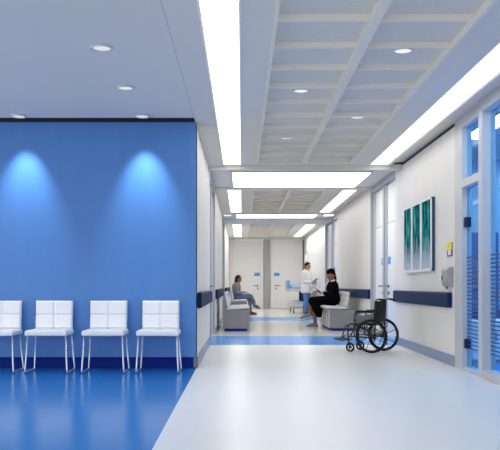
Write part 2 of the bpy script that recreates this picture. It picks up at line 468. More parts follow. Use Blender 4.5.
# downlights
def downlight(label, group, lens):
    t = thing('downlight', label, 'ceiling light', (0, 0, 0), 0, group)
    bm = B(); torus(bm, (0, 0, -.004), (0, 0, 1), .078, .012, 32, 8); obj('trim_ring', bm, M['alu'], t, smooth=True)
    bm = B(); cyl(bm, (0, 0, .0), (0, 0, -.006), .07, n=32); obj('lens', bm, M[lens], t)
    return t
GD = 'round downlights in the corridor ceiling tiles'
for i, (x, y) in enumerate(((1.30, 6.3), (.575, 7.6), (1.30, 8.8), (.575, 10.05), (1.30, 11.25))):
    lab = ['round downlight nearest the camera in the right column of corridor ceiling tiles', 'nearer round downlight in the left column of corridor ceiling tiles',
           'middle round downlight in the right column of corridor ceiling tiles', 'farther round downlight in the left column of corridor ceiling tiles',
           'farthest round downlight in the right column of corridor ceiling tiles'][i]
    downlight(lab, GD, 'lens').location = (x, y, 2.848)
GW = 'round downlights in the ceiling before the blue wall'
WALLW = [(-1.09, 6.06, 'largest round downlight in the smooth grey ceiling, farthest from the blue wall'),
         (-1.09, 7.29, 'middle round downlight in the smooth grey ceiling'),
         (-1.09, 8.51, 'round downlight close to the blue wall above the rightmost white chair'),
         (-2.44, 8.51, 'round downlight close to the blue wall above the leftmost chair')]
for x, y, lab in WALLW:
    t = downlight(lab, GW, 'lensb'); t.location = (x, y, ZC-.002)

# ------------------------------------------------------------------ lights
def spot(name, loc, target, power, size, blend, col=(1, 1, 1), r=.05):
    l = bpy.data.lights.new(name, 'SPOT'); l.energy = power; l.spot_size = size; l.spot_blend = blend; l.color = col; l.shadow_soft_size = r
    o = bpy.data.objects.new(name, l); C.objects.link(o); o.location = loc
    o.rotation_euler = (Vector(target)-Vector(loc)).to_track_quat('-Z', 'Y').to_euler(); return o
for x, y in ((-1.09, 8.51), (-2.44, 8.51)):
    spot('downlight_beam', (x, y, 2.78), (x, y+.19, 2.2), 95, math.radians(57), 1.0, (.9, .96, 1), .03)
for x, y in ((-1.09, 6.06), (-1.09, 7.29), (-2.44, 7.29), (-2.44, 6.06)):
    spot('downlight_beam', (x, y, 2.78), (x, y, 0), 30, math.radians(110), .8, (.93, .97, 1))

w = bpy.data.worlds.new('daylight'); S.world = w; w.use_nodes = True
bg = w.node_tree.nodes['Background']; bg.inputs[0].default_value = (1, .95, .86, 1); bg.inputs[1].default_value = 1.95

# ------------------------------------------------------------------ crash rails
def rail(side, y0, y1, label):
    x = XL if side < 0 else XR
    t = thing('crash_rail', label, 'wall rail', (x, (y0+y1)/2, .68), 0, 'navy crash rails along the corridor walls')
    l = (y1-y0)/2; a, b = (0, .055) if side < 0 else (-.055, 0)
    obj('cover', box(B(), a, b, -l, l, .0, .185), M['navy'], t, bevel=.018)
    for q in (-l, l): obj('end_cap', box(B(), a+.008, b-.008, q-.006, q+.006, .012, .173), M['navy'], t, bevel=.003)
    return t
rail(-1, YB+.22, 12.25, 'navy crash rail on the left wall nearest the camera, beside the blue wall')
rail(-1, 15.2, 20.2, 'navy crash rail on the left wall behind the near left bench')
rail(-1, 23.4, 31.0, 'navy crash rail on the left wall behind the woman in grey')
rail(1, 9.2, 12.55, 'navy crash rail on the right wall under the teal artwork')
rail(1, 15.05, 20.1, 'navy crash rail on the right wall behind the woman in black')

# ------------------------------------------------------------------ white sled chairs
def make_chair():
    t = thing('waiting_chair', 'x', 'chair')
    W = .25
    bm = box(B(), -.225, .225, .005, .39, .404, .458); so = obj('seat', bm, M['leather'], t, bevel=.014); so.modifiers['edge'].segments = 4
    bm = B(); pad(bm, .425, .36, .016, 2, 1, 24, groove=.007, gd=.006, edge=.03, M4=Matrix.Translation((0, .197, .459)) @ Matrix.Rotation(-PI/2, 4, 'X'))
    obj('seat_top_pad', bm, M['leather'], so, smooth=True)
    bm = B(); pad(bm, .412, .312, .06, 2, 2, 44, groove=.008, gd=.016, edge=.02, M4=Matrix.Translation((0, .41, .618)) @ Matrix.Rotation(-.1, 4, 'X'))
    obj('backrest', bm, M['leather'], t, smooth=True)
    for s in (-1, 1):
        bm = B(); x = s*.203
        tube(bm, [(x, .06, .412), (s*.226, .03, .012), (s*.226, .42, .012), (x*.96, .37, .412)], .0095, 10, fr=.03)
        obj('sled_leg', bm, M['chrome'], t, smooth=True)
        bm = B(); tube(bm, [(s*.165, .33, .40), (s*.165, .40, .43), (s*.165, .425, .60)], .008, 8, fr=.03)
        obj('back_post', bm, M['chrome'], t, smooth=True)
        for yy in (.05, .40):
            bm = B(); cyl(bm, (s*.226, yy, .0), (s*.226, yy, .006), .013, n=12); obj('glide', bm, M['dark'], t)
    for yy, ww in ((.1, .204), (.34, .197)):
        bm = B(); tube(bm, [(-ww, yy, .404), (ww, yy, .404)], .008); obj('seat_bar', bm, M['chrome'], t, smooth=True)
    return t
LAB = ['white quilted chair cut off by the frame edge, leftmost against the blue wall',
       'white quilted chair against the blue wall, second from the left',
       'white quilted chair against the blue wall, third from the left',
       'white quilted chair against the blue wall, beside the white corridor corner']
ch = make_chair()
for i, x in enumerate((-2.675, -2.10, -1.492, -.908)):
    c = ch if i == 0 else copy_tree(ch)
    c.location = (x, 8.325, 0); c['label'] = LAB[i]; c['group'] = 'white chairs in a row before the blue wall'

# ------------------------------------------------------------------ benches along the corridor
def make_bench(L, side, seats, loc, label, off=0):
    """side -1: against the left wall. local x from the wall-side edge 0 to .54 (front), y 0..L"""
    t = thing('waiting_bench', label, 'bench', loc, 0, 'grey benches with white seats')
    s = 1 if side < 0 else -1
    def X(a, b): return (a, b) if s > 0 else (-b, -a)
    W = .54
    bm = box(B(), *X(0, W-.005), 0, L, .052, .43); obj('bench_body', bm, M['bench'], t, bevel=.006)
    bm = B(); n = int(L/.36)
    for i in range(n):
        y = .02+i*(L-.04)/n; box(bm, *X(W-.005, W), y, y+(L-.04)/n-.15, .055, .435)
    obj('front_slats', bm, M['slat'], t, bevel=.003)
    obj('plinth', box(B(), *X(.03, W-.05), .03, L-.03, 0, .052), M['toe'], t)
    w = L/seats
    for i in range(seats):
        y = (i+.5)*w
        obj('seat_board', box(B(), *X(.06+off, W-.04+off), y-w*.40, y+w*.40, .431, .441), M['wood'], t, bevel=.002)
        m4 = Matrix.Translation((s*(.31+off), y, .470)) @ Matrix.Rotation(PI/2*s, 4, 'Z') @ Matrix.Rotation(-PI/2-.05, 4, 'X')
        bm = B(); pad(bm, w*.86, .47, .06, 2, 2, 30, groove=.012, gd=.018, edge=.03, M4=m4)
        obj('seat_cushion', bm, M['bleather'], t, smooth=True)
        m4 = Matrix.Translation((s*(.075+off), y, .655)) @ Matrix.Rotation(PI/2*s, 4, 'Z') @ Matrix.Rotation(-.2, 4, 'X')
        bm = B(); pad(bm, w*.86, .31, .07, 2, 3, 36, groove=.012, gd=.022, edge=.03, M4=m4)
        obj('back_cushion', bm, M['bleather'], t, smooth=True)
    return t
make_bench(2.1, -1, 3, (-.39, 16.0, 0), 'empty grey bench with white seats against the left wall, nearer than the woman in grey')
make_bench(2.8, -1, 4, (-.39, 23.6, 0), 'grey bench with white seats that the woman in grey sits on')
make_bench(2.1, 1, 3, (2.36, 16.2, 0), 'grey bench with white seats that the woman in black sits on, right wall', .09)

# ------------------------------------------------------------------ wall objects, right
t = thing('framed_artwork', 'teal and navy abstract drip painting in three panels, white frame, on the right wall', 'artwork', (XR, 10.87, 1.61))
H, Lh = .475, .85
bm = box(B(), -.045, -.002, -Lh, Lh, -H, H); obj('backing', bm, M['artside'], t)
bm = B()
box(bm, -.055, -.042, -Lh-.005, Lh+.005, H-.022, H+.005); box(bm, -.055, -.042, -Lh-.005, Lh+.005, -H-.005, -H+.03)
for a, b in ((-Lh-.005, -Lh+.025), (-.32, -.235), (.25, .33), (Lh-.025, Lh+.005)): box(bm, -.0545, -.042, a, b, -H, H)
obj('frame', bm, M['white'], t)
for a, b in ((-Lh+.025, -.32), (-.235, .25), (.33, Lh-.025)):
    o = obj('painted_panel', box(B(), -.049, -.044, a, b, -H+.03, H-.022), M['art'], t)

t = thing('wall_notice', 'small yellow and grey notice plate on the right wall above the dispenser', 'sign', (XR, 9.29, 1.375))
obj('backplate', box(B(), -.012, 0, -.105, .105, -.085, .08), M['signgrey'], t, bevel=.003)
obj('yellow_field', box(B(), -.015, -.011, -.108, .108, -.008, .084), M['yellow'], t)
obj('white_field', box(B(), -.015, -.011, -.075, .045, -.068, -.012), M['white'], t)
bm = B()
box(bm, -.0165, -.0145, -.02, .05, .030, .036)
obj('print_line', bm, M['signgrey'], t)

t = thing('wall_mounted_dispenser', 'grey hand sanitiser dispenser on the right wall above the rail end', 'dispenser', (XR, 9.29, .925))
bm = B(); 
prof = [(0, 0), (-.04, .0), (-.062, .02), (-.075, .07), (-.072, .20), (-.055, .232), (0, .24)]
va = [bm.verts.new((x, -.14, z)) for x, z in prof]; vb = [bm.verts.new((x, .14, z)) for x, z in prof]
bm.faces.new(va); bm.faces.new(vb[::-1])
for i in range(len(prof)): bm.faces.new((va[i], vb[i], vb[(i+1) % len(prof)], va[(i+1) % len(prof)]))
obj('housing', bm, M['disp'], t, bevel=.012)
bm = B(); cyl(bm, (-.07, .08, .11), (-.080, .08, .11), .024, n=20); obj('button', bm, M['dark'], t)
bm = B(); cyl(bm, (-.04, 0, .005), (-.04, 0, -.02), .014); obj('nozzle', bm, M['dark'], t)

t = thing('wall_light', 'slim white lit wall lamp high on the right wall near the far doors', 'wall lamp', (XR, 29.6, 2.0))
obj('back_plate', box(B(), -.02, 0, -.33, .33, -.17, .12), M['alu'], t, bevel=.004)
obj('diffuser', box(B(), -.06, -.02, -.3, .3, -.15, .10), M['lens'], t, bevel=.01)

# ------------------------------------------------------------------ glazed partition on the right
def glass_bay(name, y0, y1, door, proud=0):
    r = sroot(name); x0, x1 = XR-.01-proud, XR+.10; e = .13
    bm = B()
    box(bm, x0, x1, y1-.30 if door else y1-e, y1, 0, 2.86)      # far post
    box(bm, x0, x1, y0, y0+(.05 if door else .1), 0, 2.86)
    a, b = y0+(.05 if door else .1), (y1-.30 if door else y1-e)
    box(bm, x0, x1, a, b, 2.72, 2.86)
    zt = (2.04, 2.13)
    if door: box(bm, x0, x1, a, b, *zt)
    h = .03 if door else .085
    box(bm, x0, x1, a, b, 0, h)
    obj('frame', bm, M['alu'], r, bevel=.006)
    xg = XR+.05
    if door:
        obj('glass_pane', box(B(), xg, xg+.012, a, b, 2.13, 2.72), M['glass'], r)
        obj('glass_pane', box(B(), xg, xg+.012, a, b, h, 2.04), M['glass'], r)
    else:
        obj('glass_pane', box(B(), xg, xg+.012, a, b, h, 2.72), M['glass'], r)
    bm = B(); z = .24
    while z < 1.28:
        box(bm, xg-.004, xg-.001, a, b, z, z+.014); z += .042
    obj('film_stripes', bm, M['frost'], r)
    if door:
        for z in (.24, 1.60):
            bm = box(B(), x0+.02, xg+.03, b-.055, b+.005, z, z+.11); obj('hinge', bm, M['hinge'], r, bevel=.008)
    return r
glass_bay('door_30', 8.07, 9.06, True)
glass_bay('window_1', 6.3, 8.06, False, .03)
glass_bay('window_2', 4.4, 6.29, False, .03)
glass_bay('window_3', 2.5, 4.39, False, .03)
struct('wall_right_near', box(B(), XR, XR+.2, -2.5, 2.5, 0, 2.86), M['wall'])
struct('trim_40', box(B(), XR-.02, XR+.14, 2.5, 9.06, 2.86, 2.95), M['frame'])
# the room behind the glass
RX, RY0, RY1 = 6.4, 2.0, 12.5
struct('floor_side_room', box(B(), XR+.2, RX, RY0, RY1, -.06, 0), M['stripe'])
struct('ceiling_side_room', box(B(), XR+.07, RX, RY0, RY1, 2.95, 3.0), M['ceil'])
bm = box(B(), XR+.07, RX, RY1, RY1+.1, 0, 2.95); struct('wall_side_room_far', bm, M['rwall'])
struct('wall_side_room_right', box(B(), RX, RX+.1, RY0, RY1, 0, 2.95), M['rwall'])
struct('wall_side_room_left', box(B(), XR+.061, XR+.075, 9.06, RY1, 0, 2.95), M['rwall'])
struct('wall_side_room_near', box(B(), XR+.2, RX, RY0-.1, RY0, 0, 2.95), M['rwall'])
light_panel(2.98, 3.22, 5.0, 10.6, 2.94, 'long bluish ceiling light in the room behind the glass, nearer the glass', 'roomlight')
light_panel(4.2, 4.5, 5.0, 12.0, 2.94, 'long bluish ceiling light in the room behind the glass, farther from it', 'roomlight')
# furniture behind the glass
t = thing('blue_armchair', 'blue armchair standing behind the striped glass door', 'armchair', (3.25, 10.9, 0), 0)
obj('seat', box(B(), -.32, .32, -.3, .3, .18, .45), M['sofa'], t, bevel=.05)
obj('backrest', box(B(), -.32, .32, .24, .40, .3, .95), M['sofa'], t, bevel=.06)
for s in (-1, 1): obj('armrest', box(B(), s*.36-.06, s*.36+.06, -.3, .34, .15, .62), M['sofa'], t, bevel=.04)
for s in (-1, 1):
    for y in (-.25, .3):
        bm = B(); cyl(bm, (s*.3, y, 0), (s*.3, y, .18), .02); obj('leg', bm, M['tube'], t)
t = thing('storage_cabinet', 'low white cabinet on the floor behind the glass door', 'cabinet', (3.0, 9.7, 0), 0)
obj('carcass', box(B(), -.22, .28, -.3, .3, .05, .52), M['white'], t, bevel=.006)
obj('plinth', box(B(), -.2, .26, -.27, .28, 0, .05), M['post'], t)
for s in (-1, 1):
    d = obj('door', box(B(), .025+s*.125-.115, .025+s*.125+.115, -.318, -.301, .07, .5), M['white'], t, bevel=.003)
    obj('handle', box(B(), .025+s*.03-.006, .025+s*.03+.006, -.335, -.318, .28, .38), M['steel'], d)
t = thing('tall_locker', 'tall dark blue locker behind the glass, beyond the armchair', 'locker', (3.6, 12.1, 0), 0)
obj('body', box(B(), -.3, .3, -.25, .25, .05, 1.75), M['sofa'], t, bevel=.01)
for s in (-1, 1):
    d = obj('door', box(B(), s*.15-.14, s*.15+.14, -.268, -.25, .08, 1.72), M['sofa'], t, bevel=.004)
    obj('handle', box(B(), s*.03-.008, s*.03+.008, -.285, -.268, .9, 1.05), M['steel'], d)
obj('plinth', box(B(), -.28, .28, -.22, .24, 0, .05), M['dark'], t)

# ------------------------------------------------------------------ wheelchair (forward = local +x, its left wheel is nearest)
def make_wheelchair():
    t = thing('wheelchair', 'empty black folding wheelchair standing near the right wall on the blue stripe', 'wheelchair', (1.917, 11.05, 0), math.radians(149))
    R = .236
    for s in (-1, 1):
        y = s*.23
        bm = B(); torus(bm, (0, y, R), (0, 1, 0), R-.014, .014, 56, 10); wh = obj('rear_wheel', bm, M['tyre'], t, smooth=True)
        bm = B(); torus(bm, (0, y, R), (0, 1, 0), R-.032, .008, 56, 8); obj('rim', bm, M['tube'], wh, smooth=True)
        bm = B(); torus(bm, (0, y+s*.032, R), (0, 1, 0), R-.03, .0065, 56, 8)
        for i in range(6):
            a = i*PI/3; p = Vector((math.cos(a), 0, math.sin(a)))*(R-.032)
            cyl(bm, Vector((0, y, R))+p, Vector((0, y+s*.032, R))+p*1.01, .004, n=6)
        obj('handrim', bm, M['tube'], wh, smooth=True)
        bm = B()
        for i in range(8):
            a = (i+.5)*PI/4; p = Vector((math.cos(a), 0, math.sin(a)))
            cyl(bm, Vector((0, y, R))+p*.02, Vector((0, y, R))+p*(R-.03), .0055, .0045, n=8)
        obj('spokes', bm, M['tube'], wh)
        bm = B(); cyl(bm, (0, y-.03, R), (0, y+.03, R), .024, n=20); obj('hub', bm, M['tube'], wh)
        # caster
        yc = s*.185; rc = .068; xc = .335
        bm = B(); torus(bm, (xc, yc, rc), (0, 1, 0), rc-.014, .014, 36, 8); cw = obj('caster', bm, M['tyre'], t, smooth=True)
        bm = B(); cyl(bm, (xc, yc-.012, rc), (xc, yc+.012, rc), .018, n=16)
        for i in range(5):
            a = i*2*PI/5; p = Vector((math.cos(a), 0, math.sin(a))); cyl(bm, Vector((xc, yc, rc)), Vector((xc, yc, rc))+p*(rc-.018), .006, n=6)
        obj('caster_hub', bm, M['tube'], cw)
        bm = B()
        for q in (-1, 1): tube(bm, [(xc, yc+q*.024, rc), (xc+.025, yc+q*.022, .15), (xc+.028, yc, .165)], .007, 8)
        cyl(bm, (xc+.028, yc, .155), (xc+.028, yc, .235), .014, n=14)
        obj('caster_fork', bm, M['tube'], t, smooth=True)
        # side frame
        bm = B(); yf = s*.19
        tube(bm, [(-.06, yf, R-.03), (.29, yf, .225), (.37, yf, .225)], .010, 10)
        tube(bm, [(-.06, yf, .40), (.33, yf, .40), (.37, yf, .37), (.365, yf, .20)], .010, 10, fr=.03)
        tube(bm, [(-.035, yf, .17), (-.05, yf, .72)], .011, 10)
        tube(bm, [(.27, yf, .40), (.27, yf, .225)], .009, 10)
        tube(bm, [(-.06, yf, .24), (.27, yf, .395)], .007, 8)
        obj('side_frame', bm, M['tube'], t, smooth=True)
        # push handle
        bm = B(); tube(bm, [(-.05, yf, .71), (-.056, yf, .742), (-.09, yf, .752), (-.185, yf, .738)], .010, 10, fr=.02)
        h = obj('push_handle', bm, M['tube'], t, smooth=True)
        bm = B(); tube(bm, [(-.10, yf, .751), (-.192, yf, .737)], .015, 12); obj('grip', bm, M['tyre'], h, smooth=True)
        # arm
        bm = B(); tube(bm, [(-.03, yf+s*.012, .42), (-.03, yf+s*.012, .565), (.255, yf+s*.012, .565), (.265, yf+s*.012, .42)], .009, 10, fr=.04)
        ar = obj('arm_frame', bm, M['tube'], t, smooth=True)
        obj('arm_pad', box(B(), -.01, .24, yf+s*.012-.022, yf+s*.012+.022, .568, .594), M['tyre'], ar, bevel=.01)
        obj('side_panel', box(B(), -.02, .25, yf+s*.012-.004, yf+s*.012+.004, .415, .525), M['armpad'], ar, bevel=.003)
        # leg rest
        bm = B(); tube(bm, [(.35, yf*.93, .385), (.41, yf*.92, .375), (.475, yf*.85, .19)], .009, 10, fr=.03)
        lr = obj('leg_rest', bm, M['tube'], t, smooth=True)
        m4 = Matrix.Translation((.525, s*.095, .168)) @ Matrix.Rotation(-.18, 4, 'Y')
        bm = box(B(), -.07, .075, -.072, .072, -.008, .008); bmesh.ops.transform(bm, matrix=m4, verts=list(bm.verts))
        obj('footplate', bm, M['tyre'], lr, bevel=.006)
        bm = B(); tube(bm, [(.46, s*.16, .20), (.455, s*.16, .215), (.44, s*.09, .235), (.44, s*.03, .235)], .006, 8); obj('heel_loop', bm, M['tyre'], lr, smooth=True)
        # brake lever
        bm = B(); tube(bm, [(.23, yf+s*.025, .405), (.245, yf+s*.03, .455), (.27, yf+s*.03, .475)], .006, 8); obj('brake_lever', bm, M['tube'], t, smooth=True)
    # cloth seat and back, slightly sagging
    def sling(pts_fn, n=14, th=.012):
        bm = B(); rows = []
        for i in range(n+1):
            for_row = []
            for j in range(n+1):
                p, q = pts_fn(i/n, j/n)
                for_row.append((bm.verts.new(p), bm.verts.new(q)))
            rows.append(for_row)
        for i in range(n):
            for j in range(n):
                a, b, c, d = rows[i][j], rows[i+1][j], rows[i+1][j+1], rows[i][j+1]
                bm.faces.new((a[0], b[0], c[0], d[0])); bm.faces.new((a[1], d[1], c[1], b[1]))
        for i in range(n):
            for e in (0, n):
                a, b = rows[i][e], rows[i+1][e]; bm.faces.new((a[0], a[1], b[1], b[0]))
                a, b = rows[e][i], rows[e][i+1]; bm.faces.new((a[0], b[0], b[1], a[1]))
        return bm
    def seatf(u, v):
        x, y = -.03+.36*u, -.188+.376*v; z = .412-.02*math.sin(PI*v); return Vector((x, y, z)), Vector((x, y, z-.014))
    obj('seat', sling(seatf), M['fabric'], t, smooth=True)
    def backf(u, v):
        z, y = .425+.30*u, -.197+.394*v; x = -.036-.012*u-.018*math.sin(PI*v); return Vector((x+.016, y, z)), Vector((x-.016, y, z))
    obj('backrest', sling(backf), M['fabric'], t, smooth=True)
    bm = B(); tube(bm, [(.02, -.19, .235), (.16, 0, .315), (.24, .19, .385)], .008, 8); tube(bm, [(.04, .19, .235), (.16, 0, .315), (.24, -.19, .385)], .008, 8)
    cyl(bm, (0, -.23, R), (0, .23, R), .009, n=12)
    obj('cross_brace', bm, M['tube'], t, smooth=True)
    return t
make_wheelchair()

# ------------------------------------------------------------------ hospital bed end
t = thing('hospital_bed', 'wheeled hospital bed with pale blue mattress beside the standing man', 'bed', (2.02, 25.75, 0))
obj('mattress', box(B(), -.40, .40, .06, 2.0, .84, .91), M['matt'], t, bevel=.035)
obj('bed_frame', box(B(), -.46, .46, .0, 2.06, .74, .84), M['bedgrey'], t, bevel=.02)
for s in (-1, 1):
    bm = box(B(), s*.455-.035, s*.455+.035, .2, 1.5, .84, 1.11); r = obj('side_rail', bm, M['bedblue'], t, bevel=.018)
    bm = B()
    for y in (.4, 1.3): cyl(bm, (s*.455, y, .76), (s*.455, y, .86), .014)
    obj('rail_post', bm, M['steel'], r)
obj('foot_board', box(B(), -.40, .40, .01, .045, .85, .93), M['bedgrey'], t, bevel=.015)
obj('head_board', box(B(), -.42, .42, 2.02, 2.06, .84, 1.02), M['matt'], t, bevel=.03)
for y in (.45, 1.55): obj('lift_column', box(B(), -.02, .12, y-.1, y+.1, .36, .75), M['navy'], t, bevel=.01)
bm = hull(B(), [((-.36, .12, .24), .06), ((.36, .12, .24), .06), ((-.36, 1.95, .24), .06), ((.36, 1.95, .24), .06), ((-.25, .3, .36), .05), ((.25, .3, .36), .05), ((-.25, 1.7, .36), .05), ((.25, 1.7, .36), .05)])
obj('base_cover', bm, M['bedgrey'], t)
for s in (-1, 1):
    for y in (.14, 1.92):
        bm = B(); torus(bm, (s*.30, y, .065), (1, 0, 0), .045, .02, 28, 8); cyl(bm, (s*.30-.016, y, .065), (s*.30+.016, y, .065), .035, n=18)
        w_ = obj('wheel', bm, M['dark'], t, smooth=True)
        bm = B(); cyl(bm, (s*.30, y, .065), (s*.30, y, .22), .022); obj('fork', bm, M['steel'], w_)

# ------------------------------------------------------------------ people (local +x = the way they face, +y = their left)
def hand(bm, wrist, d, palm_n, size=1.0, curl=.5, thumb_side=1):
    """palm, five bent fingers; d = direction of the fingers, palm_n = the way the palm faces"""
    d = Vector(d).normalized(); n = Vector(palm_n); n = (n-d*n.dot(d)).normalized(); s = d.cross(n)*thumb_side
    W = Vector(wrist)
    hull(bm, [(W+d*.01, .022*size), (W+d*.075*size+s*.026*size, .013*size), (W+d*.075*size-s*.026*size, .012*size), (W+d*.02*size+s*.018*size, .015*size)], 1)
    for k, (o, l) in enumerate(((.03, .072), (.01, .080), (-.01, .074), (-.029, .058))):
        p = W+d*.078*size+s*o*size; dr = d.copy(); r = .0088*size
        for j in range(3):
            dr = (dr+n*curl*.55).normalized(); q = p+dr*l*size*(.45, .32, .26)[j]
            hull(bm, [(p, r), (q, r*.92)], 1); p = q; r *= .92
    p = W+d*.025*size+s*.026*size; dr = (d*.6+s*.8+n*.25).normalized(); r = .0105*size
    for j in range(2):
        q = p+dr*.034*size; hull(bm, [(p, r), (q, r*.9)], 1); p = q; dr = (dr+d*.6+n*.3).normalized(); r *= .9
def head(bm, c, sz=1.0, pitch=0, yaw=0):
    """head centre c (middle of the skull); returns a point mapper"""
    R = Matrix.Rotation(yaw, 3, 'Z') @ Matrix.Rotation(pitch, 3, 'Y')
    def P(x, y, z): return Vector(c)+R @ (Vector((x, y, z))*sz)
    ball(bm, P(-.008, 0, .03), 1, 3, (.096*sz, .076*sz, .092*sz))
    hull(bm, [(P(.03, 0, .02), .066*sz), (P(.058, 0, -.082), .026*sz), (P(.03, .034, -.07), .022*sz), (P(.03, -.034, -.07), .022*sz), (P(.0, 0, -.03), .06*sz)])
    hull(bm, [(P(.088, 0, .008), .008*sz), (P(.108, 0, -.028), .012*sz), (P(.085, 0, -.032), .014*sz)], 1)      # nose
    for s in (-1, 1):
        ball(bm, P(.097, s*.012, -.034), .008*sz, 1)
        hull(bm, [(P(.074, s*.045, .024), .011*sz), (P(.084, s*.018, .026), .011*sz)], 1)                      # brow
        hull(bm, [(P(.066, s*.038, -.02), .020*sz), (P(.05, s*.04, -.04), .018*sz)], 1)                        # cheek
        hull(bm, [(P(-.012, s*.078, .015), .013*sz), (P(-.004, s*.077, -.025), .009*sz)], 1)                   # ear
    hull(bm, [(P(.084, .018, -.056), .008*sz), (P(.084, -.018, -.056), .008*sz), (P(.092, 0, -.054), .008*sz)], 1)
    return P
def face_parts(root, P, sz):
    for s in (-1, 1):
        e = B(); ball(e, P(.083, s*.033, .006), .0115*sz, 2); obj('eye', e, M['eye'], root, smooth=True)
    e = B(); hull(e, [(P(.0935, .016, -.057), .0045*sz), (P(.0935, -.016, -.057), .0045*sz), (P(.099, 0, -.056), .0055*sz)], 1); obj('lips', e, M['lip'], root, smooth=True)
def shoe(name, root, heel, toe, m, sole, up=(0, 0, 1), r=.042):
    h, t_ = Vector(heel), Vector(toe); d = (t_-h).normalized(); u = Vector(up); u = (u-d*u.dot(d)).normalized()
    b = B(); hull(b, [(h+u*.045, .042), (h+d*.0+u*.02, .036), (t_-d*.045+u*.018, .034), (h+d*.10+u*.045, .04), (t_-d*.02+u*.01, .024)])
    b = remeshed(b, .009, 2); o = obj(name, b, m, root, smooth=True)
    b = B(); hull(b, [(h-u*.010, (.038)), (t_-d*.03-u*.010, .036)])
    for v in b.verts:
        k = (v.co-h).dot(u)
        v.co -= u*(k-(-.022 if k < -.012 else -.004))
    obj('sole', b, sole, o)
    return o

def body_obj(bm, m, root, vox=.0065):
    return obj('body', remeshed(bm, vox, 3), m, root, smooth=True)

# --- seated woman in grey (left side), facing +X
def woman_grey():
    t = thing('person', 'seated woman in grey long-sleeved top and blue jeans, legs crossed, on left bench', 'person', (-.17, 24.75, 0), 0)
    b = B()
    neck = Vector((.035, 0, 1.015)); hc = Vector((.062, 0, 1.135))
    P = head(b, hc, .98, .12, -.55)
    chain(b, [((0, 0, .62), .13), ((0, 0, .75), .115), ((.0, 0, .9), .12), (neck, .05), (hc+Vector((-.01, 0, -.05)), .048)])
    shoulders = {}
    for s in (-1, 1):
        sh = Vector((.0, s*.165, .93)); el = Vector((.03, s*.215, .715)); wr = Vector((.27, s*.08, .715))
        chain(b, [((.0, s*.06, .95), .06), (sh, .05), (el, .038), (wr, .024)])
        hand(b, wr, (1, -s*.35, -.15), (0, 0, -1), .95, .45, s)
    # legs: left supports, right crosses over
    chain(b, [((0, .09, .57), .085), ((.44, .09, .51), .058), ((.42, .08, .30), .05), ((.45, .07, .10), .034)])
    chain(b, [((0, -.09, .57), .085), ((.45, -.02, .595), .058), ((.54, .04, .42), .05), ((.56, .06, .30), .034)])
    chain(b, [((.45, .07, .075), .034), ((.58, .065, .04), .026)]); chain(b, [((.56, .06, .30), .034), ((.67, .06, .245), .026)])
    body_obj(b, M['skin2'], t)
    face_parts(t, P, .98)
    # top
    b = B()
    chain(b, [((-.005, 0, .64), .145), ((-.01, 0, .75), .14), ((-.01, 0, .90), .145), ((.025, 0, .985), .07)])
    hull(b, [((0, .15, .935), .062), ((0, -.15, .935), .062), ((.0, 0, .85), .125)])
    for s in (-1, 1):
        ball(b, (.08, s*.065, .85), .06, 2)
        chain(b, [((0, s*.165, .93), .062), ((.03, s*.217, .715), .052), ((.22, s*.105, .715), .038)])
    obj('long_sleeved_top', remeshed(b, .009, 4), M['knit'], t, smooth=True)
    b = B()
    hull(b, [((-.02, .09, .575), .10), ((-.02, -.09, .575), .10), ((0, 0, .6), .12)])
    chain(b, [((0, .09, .565), .098), ((.44, .09, .51), .072), ((.42, .08, .30), .062), ((.44, .075, .16), .052)])
    chain(b, [((0, -.09, .57), .098), ((.45, -.02, .595), .072), ((.54, .035, .42), .062), ((.555, .055, .34), .052)])
    obj('jeans', remeshed(b, .009, 4), M['jeans2'], t, smooth=True)
    # hair: pulled back, long behind the shoulders
    b = B()
    ball(b, P(-.022, 0, .045), 1, 3, (.096, .086, .092))
    hull(b, [(P(-.07, 0, .02), .07), (P(-.085, 0, -.08), .055), (P(-.09, 0, -.17), .045)])
    for s in (-1, 1): hull(b, [(P(.035, s*.055, .08), .022), (P(-.04, s*.066, .02), .028), (P(-.05, s*.06, -.09), .03)])
    obj('hair', remeshed(b, .009, 3), M['hair2'], t, smooth=True)
    shoe('shoe', t, (.43, .07, .025), (.64, .065, .028), M['shoe2'], M['shoe2'])
    shoe('shoe', t, (.545, .06, .265), (.735, .06, .205), M['shoe2'], M['shoe2'], (.3, 0, 1))
    return t
woman_grey()

